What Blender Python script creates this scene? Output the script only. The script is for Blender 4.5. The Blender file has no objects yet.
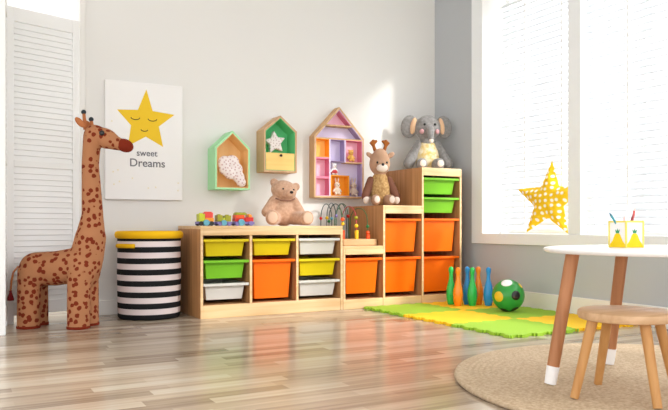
import bpy, bmesh, math, random
from mathutils import Vector, Matrix, Euler
random.seed(7)
SC = bpy.context.scene
COL = SC.collection
R = math.radians
PI = math.pi

# ------------------------------------------------------------------ materials
def lin(c):
    out = []
    for v in c[:3]:
        v = v / 255.0
        out.append(v / 12.92 if v <= 0.04045 else ((v + 0.055) / 1.055) ** 2.4)
    return (out[0], out[1], out[2], 1.0)

_M = {}
def mat(name, col, rough=0.6, spec=0.4, col2=None, scale=(20, 20, 20), bump=0.0, bscale=80, sheen=0.0,
        trans=0.0, coat=0.0, detail=3):
    """plain surface with optional noise colour variation, bump, translucency"""
    if name in _M:
        return _M[name]
    m = bpy.data.materials.new(name); m.use_nodes = True
    nt = m.node_tree; b = nt.nodes['Principled BSDF']
    b.inputs['Base Color'].default_value = lin(col)
    b.inputs['Roughness'].default_value = rough
    b.inputs['Specular IOR Level'].default_value = spec
    if sheen: b.inputs['Sheen Weight'].default_value = sheen
    if coat: b.inputs['Coat Weight'].default_value = coat
    tc = nt.nodes.new('ShaderNodeTexCoord')
    if col2:
        mp = nt.nodes.new('ShaderNodeMapping'); mp.inputs['Scale'].default_value = scale
        nz = nt.nodes.new('ShaderNodeTexNoise'); nz.inputs['Scale'].default_value = 1.0
        nz.inputs['Detail'].default_value = detail
        rp = nt.nodes.new('ShaderNodeValToRGB')
        rp.color_ramp.elements[0].position = 0.35; rp.color_ramp.elements[1].position = 0.68
        rp.color_ramp.elements[0].color = lin(col2); rp.color_ramp.elements[1].color = lin(col)
        nt.links.new(tc.outputs['Object'], mp.inputs['Vector'])
        nt.links.new(mp.outputs['Vector'], nz.inputs['Vector'])
        nt.links.new(nz.outputs['Fac'], rp.inputs['Fac'])
        nt.links.new(rp.outputs['Color'], b.inputs['Base Color'])
    if bump:
        n2 = nt.nodes.new('ShaderNodeTexNoise'); n2.inputs['Scale'].default_value = bscale
        bp = nt.nodes.new('ShaderNodeBump'); bp.inputs['Strength'].default_value = bump
        bp.inputs['Distance'].default_value = 0.004
        nt.links.new(tc.outputs['Object'], n2.inputs['Vector'])
        nt.links.new(n2.outputs['Fac'], bp.inputs['Height'])
        nt.links.new(bp.outputs['Normal'], b.inputs['Normal'])
    if trans:
        out = nt.nodes['Material Output']
        tr = nt.nodes.new('ShaderNodeBsdfTranslucent'); tr.inputs['Color'].default_value = lin(col)
        mx = nt.nodes.new('ShaderNodeMixShader'); mx.inputs['Fac'].default_value = trans
        nt.links.new(b.outputs['BSDF'], mx.inputs[1]); nt.links.new(tr.outputs['BSDF'], mx.inputs[2])
        nt.links.new(mx.outputs['Shader'], out.inputs['Surface'])
    _M[name] = m
    return m

def wood(name, light, dark, grain='x', rough=0.45, s=1.0, knots=True):
    if name in _M:
        return _M[name]
    m = bpy.data.materials.new(name); m.use_nodes = True
    nt = m.node_tree; b = nt.nodes['Principled BSDF']
    b.inputs['Roughness'].default_value = rough
    b.inputs['Specular IOR Level'].default_value = 0.35
    tc = nt.nodes.new('ShaderNodeTexCoord')
    mp = nt.nodes.new('ShaderNodeMapping')
    lo, hi = 1.6 * s, 34 * s
    sc = {'x': (lo, hi, hi), 'y': (hi, lo, hi), 'z': (hi, hi, lo)}[grain]
    mp.inputs['Scale'].default_value = sc
    nz = nt.nodes.new('ShaderNodeTexNoise'); nz.inputs['Scale'].default_value = 1.0
    nz.inputs['Detail'].default_value = 4; nz.inputs['Distortion'].default_value = 0.4
    rp = nt.nodes.new('ShaderNodeValToRGB')
    rp.color_ramp.elements[0].position = 0.3; rp.color_ramp.elements[1].position = 0.7
    rp.color_ramp.elements[0].color = lin(dark); rp.color_ramp.elements[1].color = lin(light)
    nt.links.new(tc.outputs['Object'], mp.inputs['Vector'])
    nt.links.new(mp.outputs['Vector'], nz.inputs['Vector'])
    nt.links.new(nz.outputs['Fac'], rp.inputs['Fac'])
    last = rp.outputs['Color']
    if knots:
        vo = nt.nodes.new('ShaderNodeTexVoronoi'); vo.inputs['Scale'].default_value = 5.0
        m2 = nt.nodes.new('ShaderNodeMapping')
        m2.inputs['Scale'].default_value = {'x': (.6, 1.3, 1.3), 'y': (1.3, .6, 1.3), 'z': (1.3, 1.3, .6)}[grain]
        r2 = nt.nodes.new('ShaderNodeValToRGB')
        r2.color_ramp.elements[0].position = 0.03; r2.color_ramp.elements[1].position = 0.10
        r2.color_ramp.elements[0].color = (1, 1, 1, 1); r2.color_ramp.elements[1].color = (0, 0, 0, 1)
        mx = nt.nodes.new('ShaderNodeMixRGB'); mx.inputs['Color2'].default_value = lin([c * .62 for c in dark])
        nt.links.new(tc.outputs['Object'], m2.inputs['Vector'])
        nt.links.new(m2.outputs['Vector'], vo.inputs['Vector'])
        nt.links.new(vo.outputs['Distance'], r2.inputs['Fac'])
        nt.links.new(r2.outputs['Color'], mx.inputs['Fac'])
        nt.links.new(last, mx.inputs['Color1'])
        last = mx.outputs['Color']
    nt.links.new(last, b.inputs['Base Color'])
    _M[name] = m
    return m

def dots(name, base, spot, scale, lo, hi, rough=0.8, jitter=1.0, bump=0.15, flat=False, squash=(1, 1, 1)):
    """voronoi spots printed on fabric"""
    if name in _M:
        return _M[name]
    m = bpy.data.materials.new(name); m.use_nodes = True
    nt = m.node_tree; b = nt.nodes['Principled BSDF']
    b.inputs['Roughness'].default_value = rough
    b.inputs['Specular IOR Level'].default_value = 0.15
    tc = nt.nodes.new('ShaderNodeTexCoord')
    mp = nt.nodes.new('ShaderNodeMapping'); mp.inputs['Scale'].default_value = squash
    if flat: mp.inputs['Rotation'].default_value = (PI / 2, 0, 0)
    nt.links.new(tc.outputs['Object'], mp.inputs['Vector'])
    vo = nt.nodes.new('ShaderNodeTexVoronoi'); vo.inputs['Scale'].default_value = scale
    vo.inputs['Randomness'].default_value = jitter
    if flat: vo.voronoi_dimensions = '2D'
    nt.links.new(mp.outputs['Vector'], vo.inputs['Vector'])
    fac = vo.outputs['Distance']
    if not flat:
        nz = nt.nodes.new('ShaderNodeTexNoise'); nz.inputs['Scale'].default_value = scale * 2.2
        ad = nt.nodes.new('ShaderNodeMath'); ad.operation = 'MULTIPLY_ADD'
        ad.inputs[1].default_value = 0.35; 
        nt.links.new(tc.outputs['Object'], nz.inputs['Vector'])
        nt.links.new(nz.outputs['Fac'], ad.inputs[0]); nt.links.new(fac, ad.inputs[2])
        fac = ad.outputs[0]
    rp = nt.nodes.new('ShaderNodeValToRGB')
    rp.color_ramp.elements[0].position = lo; rp.color_ramp.elements[1].position = hi
    rp.color_ramp.elements[0].color = lin(spot); rp.color_ramp.elements[1].color = lin(base)
    nt.links.new(fac, rp.inputs['Fac'])
    nt.links.new(rp.outputs['Color'], b.inputs['Base Color'])
    if bump:
        n2 = nt.nodes.new('ShaderNodeTexNoise'); n2.inputs['Scale'].default_value = 220
        bp = nt.nodes.new('ShaderNodeBump'); bp.inputs['Strength'].default_value = bump
        bp.inputs['Distance'].default_value = 0.003
        nt.links.new(tc.outputs['Object'], n2.inputs['Vector'])
        nt.links.new(n2.outputs['Fac'], bp.inputs['Height'])
        nt.links.new(bp.outputs['Normal'], b.inputs['Normal'])
    _M[name] = m
    return m

# ------------------------------------------------------------------ geometry
class MB:
    def __init__(s): s.bm = bmesh.new()
    def box(s, x0, x1, y0, y1, z0, z1, M=None):
        vs = [s.bm.verts.new((x, y, z)) for z in (z0, z1) for x, y in ((x0, y0), (x1, y0), (x1, y1), (x0, y1))]
        for f in ((3, 2, 1, 0), (4, 5, 6, 7), (0, 1, 5, 4), (1, 2, 6, 5), (2, 3, 7, 6), (3, 0, 4, 7)):
            s.bm.faces.new([vs[i] for i in f])
        if M is not None: bmesh.ops.transform(s.bm, matrix=M, verts=vs)
        return s
    def cyl(s, p0, p1, r0, r1=None, seg=20):
        r1 = r0 if r1 is None else r1
        p0, p1 = Vector(p0), Vector(p1); d = p1 - p0
        M = Matrix.Translation((p0 + p1) / 2) @ d.to_track_quat('Z', 'Y').to_matrix().to_4x4()
        bmesh.ops.create_cone(s.bm, cap_ends=True, segments=seg, radius1=r0, radius2=r1, depth=d.length, matrix=M)
        return s
    def ell(s, c, r, rot=(0, 0, 0), u=20, v=14):
        if not hasattr(r, '__len__'): r = (r, r, r)
        M = Matrix.Translation(c) @ Euler([R(a) for a in rot]).to_matrix().to_4x4() @ Matrix.Diagonal((r[0], r[1], r[2], 1))
        bmesh.ops.create_uvsphere(s.bm, u_segments=u, v_segments=v, radius=1, matrix=M)
        return s
    def cap(s, p0, p1, r0, r1=None):
        r1 = r0 if r1 is None else r1
        s.cyl(p0, p1, r0, r1); s.ell(p0, r0); s.ell(p1, r1)
        return s
    def lathe(s, prof, seg=32, c=(0, 0, 0)):
        rings = []
        for r, z in prof:
            if r < 1e-6: rings.append([s.bm.verts.new((c[0], c[1], c[2] + z))])
            else: rings.append([s.bm.verts.new((c[0] + r * math.cos(2 * PI * k / seg), c[1] + r * math.sin(2 * PI * k / seg), c[2] + z)) for k in range(seg)])
        for a, b in zip(rings, rings[1:]):
            for k in range(seg):
                k2 = (k + 1) % seg
                q = [a[k % len(a)], a[k2 % len(a)], b[k2 % len(b)], b[k % len(b)]]
                u = []
                for v in q:
                    if v not in u: u.append(v)
                if len(u) > 2: s.bm.faces.new(u)
        return s
    def prism(s, poly, f, a0, a1):
        """2D polygon poly pushed through f(u, v, w) for w = a0 and a1"""
        A = [s.bm.verts.new(f(u, v, a0)) for u, v in poly]
        B = [s.bm.verts.new(f(u, v, a1)) for u, v in poly]
        n = len(poly)
        s.bm.faces.new(A); s.bm.faces.new(B[::-1])
        for k in range(n):
            s.bm.faces.new((A[k], B[k], B[(k + 1) % n], A[(k + 1) % n]))
        bmesh.ops.recalc_face_normals(s.bm, faces=s.bm.faces[:])
        return s
    def tube(s, pts, r, seg=8):
        pts = [Vector(p) for p in pts]
        rings = []
        nrm = None
        for i, p in enumerate(pts):
            t = (pts[min(i + 1, len(pts) - 1)] - pts[max(i - 1, 0)]).normalized()
            if nrm is None:
                nrm = t.cross(Vector((0, 0, 1)))
                if nrm.length < .1: nrm = t.cross(Vector((1, 0, 0)))
            nrm = (nrm - t * nrm.dot(t)).normalized()
            bn = t.cross(nrm)
            rr = r(i / (len(pts) - 1)) if callable(r) else r
            rings.append([s.bm.verts.new(p + (nrm * math.cos(2 * PI * k / seg) + bn * math.sin(2 * PI * k / seg)) * rr) for k in range(seg)])
        for a, b in zip(rings, rings[1:]):
            for k in range(seg):
                s.bm.faces.new((a[k], a[(k + 1) % seg], b[(k + 1) % seg], b[k]))
        s.bm.faces.new(rings[0][::-1]); s.bm.faces.new(rings[-1])
        return s
    def mesh(s, name, smooth):
        bmesh.ops.recalc_face_normals(s.bm, faces=s.bm.faces[:])
        me = bpy.data.meshes.new(name)
        s.bm.to_mesh(me); s.bm.free()
        if smooth:
            for p in me.polygons: p.use_smooth = True
            if smooth == 'auto':
                me.set_sharp_from_angle(angle=R(40))
        return me
    def build(s, name, m, parent=None, smooth=False, bevel=0.0, loc=(0, 0, 0), rot=(0, 0, 0)):
        me = s.mesh(name, smooth)
        for x in (m if isinstance(m, (list, tuple)) else [m]): me.materials.append(x)
        o = bpy.data.objects.new(name, me); COL.objects.link(o)
        o.location = loc; o.rotation_euler = rot
        if parent: o.parent = parent
        if bevel:
            b = o.modifiers.new('Bevel', 'BEVEL'); b.width = bevel; b.segments = 2; b.limit_method = 'ANGLE'
        return o
    def organic(s, name, m, parent=None, voxel=.006, smooth=8, loc=(0, 0, 0), rot=(0, 0, 0)):
        """fuse the overlapping closed shapes into one continuous skin"""
        me = s.mesh(name + '_raw', False)
        t = bpy.data.objects.new('tmp', me); COL.objects.link(t)
        rm = t.modifiers.new('r', 'REMESH'); rm.mode = 'VOXEL'; rm.voxel_size = voxel
        if smooth:
            sm = t.modifiers.new('s', 'SMOOTH'); sm.iterations = smooth; sm.factor = .5
        dg = bpy.context.evaluated_depsgraph_get()
        new = bpy.data.meshes.new_from_object(t.evaluated_get(dg))
        bpy.data.objects.remove(t); bpy.data.meshes.remove(me)
        new.name = name
        new.materials.clear(); new.materials.append(m)
        for p in new.polygons: p.use_smooth = True
        o = bpy.data.objects.new(name, new); COL.objects.link(o)
        o.location = loc; o.rotation_euler = rot
        if parent: o.parent = parent
        return o

def tag(o, label, cat, group=None, kind=None):
    o['label'] = label; o['category'] = cat
    if group: o['group'] = group
    if kind: o['kind'] = kind
    return o
def thing(name, label, cat, loc=(0, 0, 0), rotz=0.0, group=None):
    o = bpy.data.objects.new(name, None); COL.objects.link(o)
    o.empty_display_size = .05
    o.location = loc; o.rotation_euler = (0, 0, rotz)
    return tag(o, label, cat, group)
def struct(o, label=None):
    o['kind'] = 'structure'
    if label: o['label'] = label
    return o
def dup(root, loc, rotz, label, group=None):
    r = root.copy(); COL.objects.link(r); r.location = loc; r.rotation_euler = (0, 0, rotz); r['label'] = label
    if group: r['group'] = group
    for ch in list(root.children):
        c = ch.copy(); COL.objects.link(c); c.parent = r
        for g in list(ch.children):
            d = g.copy(); COL.objects.link(d); d.parent = c
    return r
def star_poly(r1, r2, n=5, a0=90):
    return [((r1 if k % 2 == 0 else r2) * math.cos(R(a0 + k * 180 / n)), (r1 if k % 2 == 0 else r2) * math.sin(R(a0 + k * 180 / n))) for k in range(2 * n)]
def text_mesh(name, s, size, depth, m, parent, loc, rot):
    cu = bpy.data.curves.new(name, 'FONT'); cu.body = s; cu.size = size; cu.extrude = depth
    cu.align_x = 'CENTER'; cu.align_y = 'CENTER'; cu.offset = 0.0006
    t = bpy.data.objects.new('tmp', cu); COL.objects.link(t)
    dg = bpy.context.evaluated_depsgraph_get()
    me = bpy.data.meshes.new_from_object(t.evaluated_get(dg))
    bpy.data.objects.remove(t)
    me.materials.clear(); me.materials.append(m)
    o = bpy.data.objects.new(name, me); COL.objects.link(o); o.parent = parent
    o.location = loc; o.rotation_euler = rot
    return o

# palette
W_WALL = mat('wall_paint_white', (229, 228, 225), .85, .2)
G_WALL = mat('wall_grey_shaded', (184, 188, 192), .8, .2)  # grey tone holds the shade of the backlit window wall
WHITE = mat('white_paint', (236, 235, 232), .45, .4)
TRIM = mat('trim_white', (232, 230, 226), .45, .4)
CASING = mat('window_frame_paint', (236, 240, 243), .5, .4)
BLACK = mat('black_plastic', (22, 20, 20), .3, .5)
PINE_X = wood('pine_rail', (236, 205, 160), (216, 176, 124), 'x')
PINE_Z = wood('pine_panel_shaded', (196, 146, 96), (162, 112, 68), 'z')  # darker pine: shade on the cabinet sides put into the colour
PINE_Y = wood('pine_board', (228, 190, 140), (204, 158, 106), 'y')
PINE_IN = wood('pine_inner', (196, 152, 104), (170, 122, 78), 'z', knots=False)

# ================================================================== SETTING
WY, WX = 4.25, 3.19
CEIL = 2.62
# floor: laminate strips running along the back wall
fm = bpy.data.materials.new('laminate_floor'); fm.use_nodes = True
nt = fm.node_tree; b = nt.nodes['Principled BSDF']
tc = nt.nodes.new('ShaderNodeTexCoord')
sxy = nt.nodes.new('ShaderNodeSeparateXYZ'); nt.links.new(tc.outputs['Object'], sxy.inputs[0])
def mth(op, a, b_=None):
    n_ = nt.nodes.new('ShaderNodeMath'); n_.operation = op
    for k_, v_ in enumerate((a, b_)):
        if v_ is None: continue
        if isinstance(v_, (int, float)): n_.inputs[k_].default_value = v_
        else: nt.links.new(v_, n_.inputs[k_])
    return n_.outputs[0]
row = mth('FLOOR', mth('DIVIDE', sxy.outputs['Y'], .062))
wn1 = nt.nodes.new('ShaderNodeTexWhiteNoise'); wn1.noise_dimensions = '1D'; nt.links.new(row, wn1.inputs['W'])
cell = mth('FLOOR', mth('ADD', mth('DIVIDE', sxy.outputs['X'], .46), mth('MULTIPLY', wn1.outputs['Value'], 7.0)))
wn2 = nt.nodes.new('ShaderNodeTexWhiteNoise'); wn2.noise_dimensions = '2D'
cxy = nt.nodes.new('ShaderNodeCombineXYZ'); nt.links.new(cell, cxy.inputs[0]); nt.links.new(row, cxy.inputs[1])
nt.links.new(cxy.outputs[0], wn2.inputs['Vector'])
mp = nt.nodes.new('ShaderNodeMapping'); mp.inputs['Scale'].default_value = (2.2, 42, 1)
nz = nt.nodes.new('ShaderNodeTexNoise'); nz.inputs['Scale'].default_value = 1.0; nz.inputs['Detail'].default_value = 5
n3 = nt.nodes.new('ShaderNodeTexNoise'); n3.inputs['Scale'].default_value = 2.1
mx = nt.nodes.new('ShaderNodeMath'); mx.operation = 'MULTIPLY_ADD'; mx.inputs[1].default_value = 0.55
m3 = nt.nodes.new('ShaderNodeMath'); m3.operation = 'MULTIPLY'; m3.inputs[1].default_value = 0.46
rp = nt.nodes.new('ShaderNodeValToRGB')
el = rp.color_ramp.elements
el[0].position = 0.18; el[0].color = lin((126, 108, 90))
el[1].position = 0.84; el[1].color = lin((196, 187, 170))
e2 = el.new(0.36); e2.color = lin((158, 140, 120))
e3 = el.new(0.58); e3.color = lin((180, 165, 145))
nt.links.new(tc.outputs['Object'], mp.inputs['Vector'])
nt.links.new(mp.outputs['Vector'], nz.inputs['Vector'])
nt.links.new(nz.outputs['Fac'], mx.inputs[0])
nt.links.new(wn2.outputs['Value'], m3.inputs[0])
nt.links.new(m3.outputs[0], mx.inputs[2])
nt.links.new(mx.outputs[0], rp.inputs['Fac'])
nt.links.new(rp.outputs['Color'], b.inputs['Base Color'])
b.inputs['Roughness'].default_value = 0.2
b.inputs['Specular IOR Level'].default_value = 0.5
struct(MB().box(-3.2, WX + .3, -1.2, 5.6, -.05, 0).build('floor', fm), 'beige grey laminate floor of staggered strips')

# back wall with a doorway behind the folding screen
DX0, DX1, DH = -0.42, 0.652, 2.06
w = MB(); w.box(DX1 + .03, WX + .3, WY, WY + .12, 0, CEIL); w.box(-3.2, DX0 - .03, WY, WY + .12, 0, CEIL); w.box(DX0 - .03, DX1 + .03, WY, WY + .12, DH + .03, CEIL)
struct(w.build('wall_back', W_WALL), 'white back wall')
w = MB(); w.box(DX1, DX1 + .03, WY - .012, WY + .125, 0, DH + .03); w.box(DX0 - .03, DX0, WY - .012, WY + .125, 0, DH + .03); w.box(DX0, DX1, WY - .012, WY + .125, DH, DH + .03)
struct(w.build('trim_1', TRIM, bevel=.003), 'white door casing behind the folding screen')
struct(MB().box(-3.2, WX + .3, 5.5, 5.6, 0, CEIL).build('wall_hall', W_WALL), 'bright white wall of the room beyond the doorway')
# right wall with the wide window
PANES = [(2.943, 3.70), (2.09, 2.847), (1.237, 1.994), (.384, 1.141)]
Z0, Z1 = .473, 2.13
YW0, YW1 = PANES[-1][0], PANES[0][1]
WT = .235
w = MB(); w.box(WX, WX + WT, YW1, WY, 0, CEIL); w.box(WX, WX + WT, YW0, YW1, 0, Z0 - .02); w.box(WX, WX + WT, YW0, YW1, Z1, CEIL); w.box(WX, WX + WT, -1.2, YW0, 0, CEIL)
struct(w.build('wall_right', G_WALL), 'window wall with its backlit shade put into the grey')
struct(MB().box(-3.2, WX + .3, -1.2, WY + .12, CEIL, CEIL + .08).build('ceiling', W_WALL), 'white ceiling')
w = MB(); w.box(DX1 + .03, WX, WY - .014, WY, 0, .088); 
struct(w.build('baseboard_back', TRIM, bevel=.004), 'white baseboard of the back wall')
struct(MB().box(WX - .014, WX, -1.2, WY - .014, 0, .11).build('baseboard_right', TRIM, bevel=.004), 'white baseboard under the window')

win = bpy.data.objects.new('window_1', None); COL.objects.link(win); struct(win, 'wide white framed window with slatted blinds')
w = MB()
w.box(WX - .016, WX + .02, YW1, YW1 + .11, Z0 - .071, Z1 + .1)
w.box(WX - .016, WX + .02, YW0 - .11, YW0, Z0 - .071, Z1 + .1)
w.box(WX - .016, WX + .02, YW0, YW1, Z1, Z1 + .1)
w.build('window_frame', CASING, win, bevel=.004)
for (a, b_), (c_, d_) in zip(PANES, PANES[1:]):
    w = MB(); w.box(WX - .016, WX + .035, d_, a, Z0, Z1); w.build('mullion', CASING, win, bevel=.004)
w = MB(); w.box(WX - .02, WX + .02, YW0, YW1, Z0 - .071, Z0); w.box(WX + .02, WX + WT - .005, YW0, YW1, Z0 - .02, Z0)
w.build('window_sill', CASING, win, bevel=.004)
w = MB(); w.box(WX - .0155, WX + WT, YW1 - .004, YW1 - .0002, Z0, Z1); w.box(WX + .0201, WX + WT, YW0 + .0002, YW0 + .004, Z0, Z1); w.box(WX + .0201, WX + WT, YW0 + .004, YW1 - .004, Z1 - .004, Z1 - .0002)
w.build('reveal', WHITE, win)
gl = bpy.data.materials.new('window_glass'); gl.use_nodes = True
g = gl.node_tree; g.nodes.remove(g.nodes['Principled BSDF'])
tr = g.nodes.new('ShaderNodeBsdfTransparent'); gs = g.nodes.new('ShaderNodeBsdfGlossy'); gs.inputs['Roughness'].default_value = .02
ms = g.nodes.new('ShaderNodeMixShader'); ms.inputs[0].default_value = .05
g.links.new(tr.outputs[0], ms.inputs[1]); g.links.new(gs.outputs[0], ms.inputs[2])
g.links.new(ms.outputs[0], g.nodes['Material Output'].inputs['Surface'])
for i, (a, b_) in enumerate(PANES):
    w = MB(); x0, x1 = WX + .20, WX + .23
    w.box(x0, x1, a, a + .035, Z0, Z1); w.box(x0, x1, b_ - .035, b_, Z0, Z1)
    w.box(x0, x1, a + .035, b_ - .035, Z0, Z0 + .035); w.box(x0, x1, a + .035, b_ - .035, Z1 - .035, Z1)
    if i > 0: w.box(x0, x1, a + .49, a + .52, Z0 + .035, Z1 - .035)
    w.build('sash', WHITE, win)
    MB().box(WX + .213, WX + .217, a + .035, b_ - .035, Z0 + .035, Z1 - .035).build('pane', gl, win)

# slatted blinds, one hanging in each bay
BL = mat('blind_slats', (205, 207, 209), .6, .2)
BLN = ['white slatted blind behind the yellow star pillow, next to the corner', 'white slatted blind behind the white table and pencil box',
       'white slatted blind in the third window bay from the corner', 'white slatted blind in the window bay farthest from the corner']
for i, (a, b_) in enumerate(PANES):
    x = WX + .168
    t = thing('venetian_blind', BLN[i], 'window blind', (x, (a + b_) / 2, Z0), 0, 'blinds of the wide window')
    ba, bb = a - .0465, b_ + (.0465 if i else -.0055)
    t.location.y = (ba + bb) / 2; hw = (bb - ba) / 2
    w = MB(); n = 40; pitch = (Z1 - .05 - Z0 - .03) / n
    for k in range(n):
        z = .03 + pitch * k
        M = Matrix.Translation((0, 0, z)) @ Matrix.Rotation(R(-46), 4, 'Y')
        w.box(-.024, .024, -hw, hw, -.0012, .0012, M)
    w.build('slats', BL, t)
    MB().box(-.025, .025, -hw, hw, Z1 - Z0 - .045, Z1 - Z0 - .002).build('headrail', WHITE, t)
    MB().box(-.022, .022, -hw, hw, .002, .018).build('bottom_rail', WHITE, t)
    for yy in (hw - .24, -hw + .24):
        MB().box(-.027, -.0255, yy - .005, yy + .005, .012, Z1 - Z0 - .04).build('ladder_tape', WHITE, t)

# ================================================================== FOLDING SCREEN
t = thing('folding_screen', 'white louvred folding screen standing behind the spotted giraffe', 'room divider', (.251, 4.085, 0))
SCW = mat('screen_paint', (242, 243, 243), .5, .35)
def screen_panel(width, ang):
    M = Matrix.Rotation(ang, 4, 'Z')
    H = 1.69; th = .013
    f = MB()
    f.box(.004, .042, -th, th, 0, H, M); f.box(width - .042, width - .002, -th, th, 0, H, M)
    for z0, z1 in ((.045, .115), (.84, .875), (H - .075, H)): f.box(.042, width - .042, -th, th, z0, z1, M)
    fo = f.build('panel_frame', SCW, t, bevel=.002)
    l = MB()
    for z0, z1 in ((.115, .84), (.875, H - .075)):
        n = int((z1 - z0) / .030)
        for k in range(n):
            L = M @ Matrix.Translation((0, 0, z0 + (k + .5) * (z1 - z0) / n)) @ Matrix.Rotation(R(74), 4, 'X')
            l.box(.04, width - .04, -.021, .021, -.003, .003, L)
    l.build('louvres', SCW, fo)
screen_panel(.412, math.atan2(.128, .391))
screen_panel(.40, math.atan2(-.39, -.034))
for z in (.25, 1.12, 1.52):
    MB().cyl((-.006, -.02, z), (-.006, -.02, z + .06), .006).build('hinge', mat('steel', (170, 170, 170), .35, .5), t, smooth='auto')

# ================================================================== GIRAFFE
GM = dots('giraffe_plush', (176, 121, 84), (122, 46, 26), 33, .53, .58, .85, .75)
GBR = mat('giraffe_dark_plush', (124, 44, 26), .9, .1, bump=.2)
GPL = mat('giraffe_plain_plush', (182, 114, 72), .9, .1)
t = thing('plush_giraffe', 'tall brown spotted plush giraffe standing by the folding screen', 'stuffed animal', (.345, 3.90, 0), math.atan2(-.54, .84))
m = MB()
LEGS = ((0.005, 0.0), (-.012, .125), (.268, 0.0), (.262, .13))
for s_, l_ in LEGS:
    m.cyl((s_, l_, .0), (s_, l_ + (.01 if l_ == 0 else -.01), .30), .056, .058)
m.cap((.02, .062, .30), (.12, .062, .302), .086, .09); m.cap((.12, .062, .302), (.27, .062, .325), .09, .092)
m.ell((-.005, .062, .27), (.055, .1, .09))
for l_ in (.03, .095):
    m.ell((.02, l_, .29), (.078, .075, .095)); m.ell((.268, l_, .30), (.075, .07, .11))
m.cap((.285, .062, .36), (.305, .062, .46), .085, .078)
m.cap((.305, .062, .46), (.316, .062, .58), .076, .054)
m.cap((.316, .062, .58), (.304, .062, .84), .054, .043)
m.cap((.304, .062, .84), (.315, .062, .985), .043, .046)
m.ell((.33, .062, 1.0), (.058, .044, .047), (0, 8, 0)); m.ell((.385, .062, .978), (.075, .045, .05), (0, 24, 0))
m.cap((.39, .062, .968), (.49, .062, .934), .047, .027)
m.organic('body', GM, t, .0065, 7)
MB().ell((.487, .062, .938), (.046, .036, .034), (0, 22, 0)).build('muzzle', GBR, t, True)
for s_, l_ in LEGS:
    MB().lathe([(0, 0), (.056, 0), (.0585, .004), (.0585, .012), (.052, .015), (0, .015)], 24, (s_, l_, 0)).build('hoof', GBR, t, 'auto')
for l_ in (.018, .106):
    MB().ell((.383, l_, .998), (.014, .008, .014)).build('eye', BLACK, t, True)
for l_, ds, dz in ((.045, -.012, .02), (.082, .012, -.012)):
    h = MB().cyl((.297 + ds, l_, 1.02), (.289 + ds, l_, 1.082 + dz), .010, .008).build('horn', GPL, t, True)
    MB().ell((.288 + ds, l_, 1.09 + dz), .0125).build('horn_tip', mat('horn_tip_grey', (52, 60, 66), .8, .2), h, True)
for l_, ry in ((.01, -50), (.115, -50)):
    MB().ell((.272, l_, 1.052), (.035, .008, .016), (0, 45, 0)).build('ear', GPL, t, True)
tl = MB().tube([(-.04, .03, .30), (-.062, .02, .312), (-.080, .01, .285), (-.088, .005, .24), (-.09, .0, .19)], .005).build('tail', GPL, t, True)
MB().lathe([(0, 0), (.016, .002), (.014, .02), (.006, .045), (.008, .052), (0, .056)], 12, (-.09, 0, .138)).build('tassel', mat('tassel_red', (112, 26, 30), .9, .1), tl, True)

# ================================================================== CANVAS PICTURE
t = thing('canvas_picture', 'white canvas with a sleepy yellow star and lettering hung above the striped basket', 'wall picture', (1.02, WY, .679))
MB().box(-.231, .229, -.03, -.002, 0, .70).build('canvas', mat('canvas_white', (240, 239, 238), .8, .2, bump=.05), t, bevel=.003)
YS = mat('printed_yellow', (236, 196, 48), .7, .2)
INK = mat('printed_grey', (112, 112, 118), .7, .2)
pf = lambda u, v, w_: (u, w_, v)
sp = [(.008, .661), (.046, .535), (.179, .522), (.083, .444), (.109, .322), (.005, .378), (-.1, .317), (-.082, .44), (-.163, .528), (-.042, .535)]
MB().prism(sp, pf, -.0308, -.029).build('printed_star', YS, t)
DK = mat('printed_dark', (92, 74, 44), .7, .2)
for cx, cz, r0 in ((-.057, .489, .026), (.044, .487, .026), (-.004, .42, .02)):
    w = MB().tube([(cx + r0 * math.cos(a), -.0308, cz + .5 * r0 * math.sin(a)) for a in [PI + PI * k / 10 for k in range(11)]], .0028, 6)
    w.build('closed_eye' if cz > .45 else 'smile', DK, t)
text_mesh('lettering', 'sweet', .052, .0006, INK, t, (.012, -.0308, .278), (PI / 2, 0, 0))
text_mesh('lettering', 'Dreams', .067, .0006, INK, t, (.015, -.0308, .218), (PI / 2, 0, 0))
w = MB()
for k in range(34):
    u, v = random.uniform(-.21, .21), random.uniform(.03, .67)
    if abs(u) < .17 and .19 < v < .65: continue
    w.prism([(u + a, v + c) for a, c in star_poly(.007, .003)], pf, -.0306, -.0295)
w.build('pale_stars', mat('printed_pale', (236, 226, 190), .7, .2), t)['kind'] = 'stuff'

# ================================================================== STRIPED BASKET
sm = bpy.data.materials.new('striped_fabric'); sm.use_nodes = True
nt = sm.node_tree; b = nt.nodes['Principled BSDF']; b.inputs['Roughness'].default_value = .85; b.inputs['Specular IOR Level'].default_value = .15
tc = nt.nodes.new('ShaderNodeTexCoord'); sx = nt.nodes.new('ShaderNodeSeparateXYZ')
mm = nt.nodes.new('ShaderNodeMath'); mm.operation = 'MULTIPLY'; mm.inputs[1].default_value = 1 / .0625
ff = nt.nodes.new('ShaderNodeMath'); ff.operation = 'FRACT'
gt = nt.nodes.new('ShaderNodeMath'); gt.operation = 'GREATER_THAN'; gt.inputs[1].default_value = .5
mxr = nt.nodes.new('ShaderNodeMixRGB'); mxr.inputs['Color1'].default_value = lin((30, 31, 33)); mxr.inputs['Color2'].default_value = lin((226, 214, 214))
nt.links.new(tc.outputs['Object'], sx.inputs[0]); nt.links.new(sx.outputs['Z'], mm.inputs[0]); nt.links.new(mm.outputs[0], ff.inputs[0])
nt.links.new(ff.outputs[0], gt.inputs[0]); nt.links.new(gt.outputs[0], mxr.inputs['Fac']); nt.links.new(mxr.outputs[0], b.inputs['Base Color'])
YEL = mat('yellow_fabric', (240, 188, 20), .75, .2, bump=.1)
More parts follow.
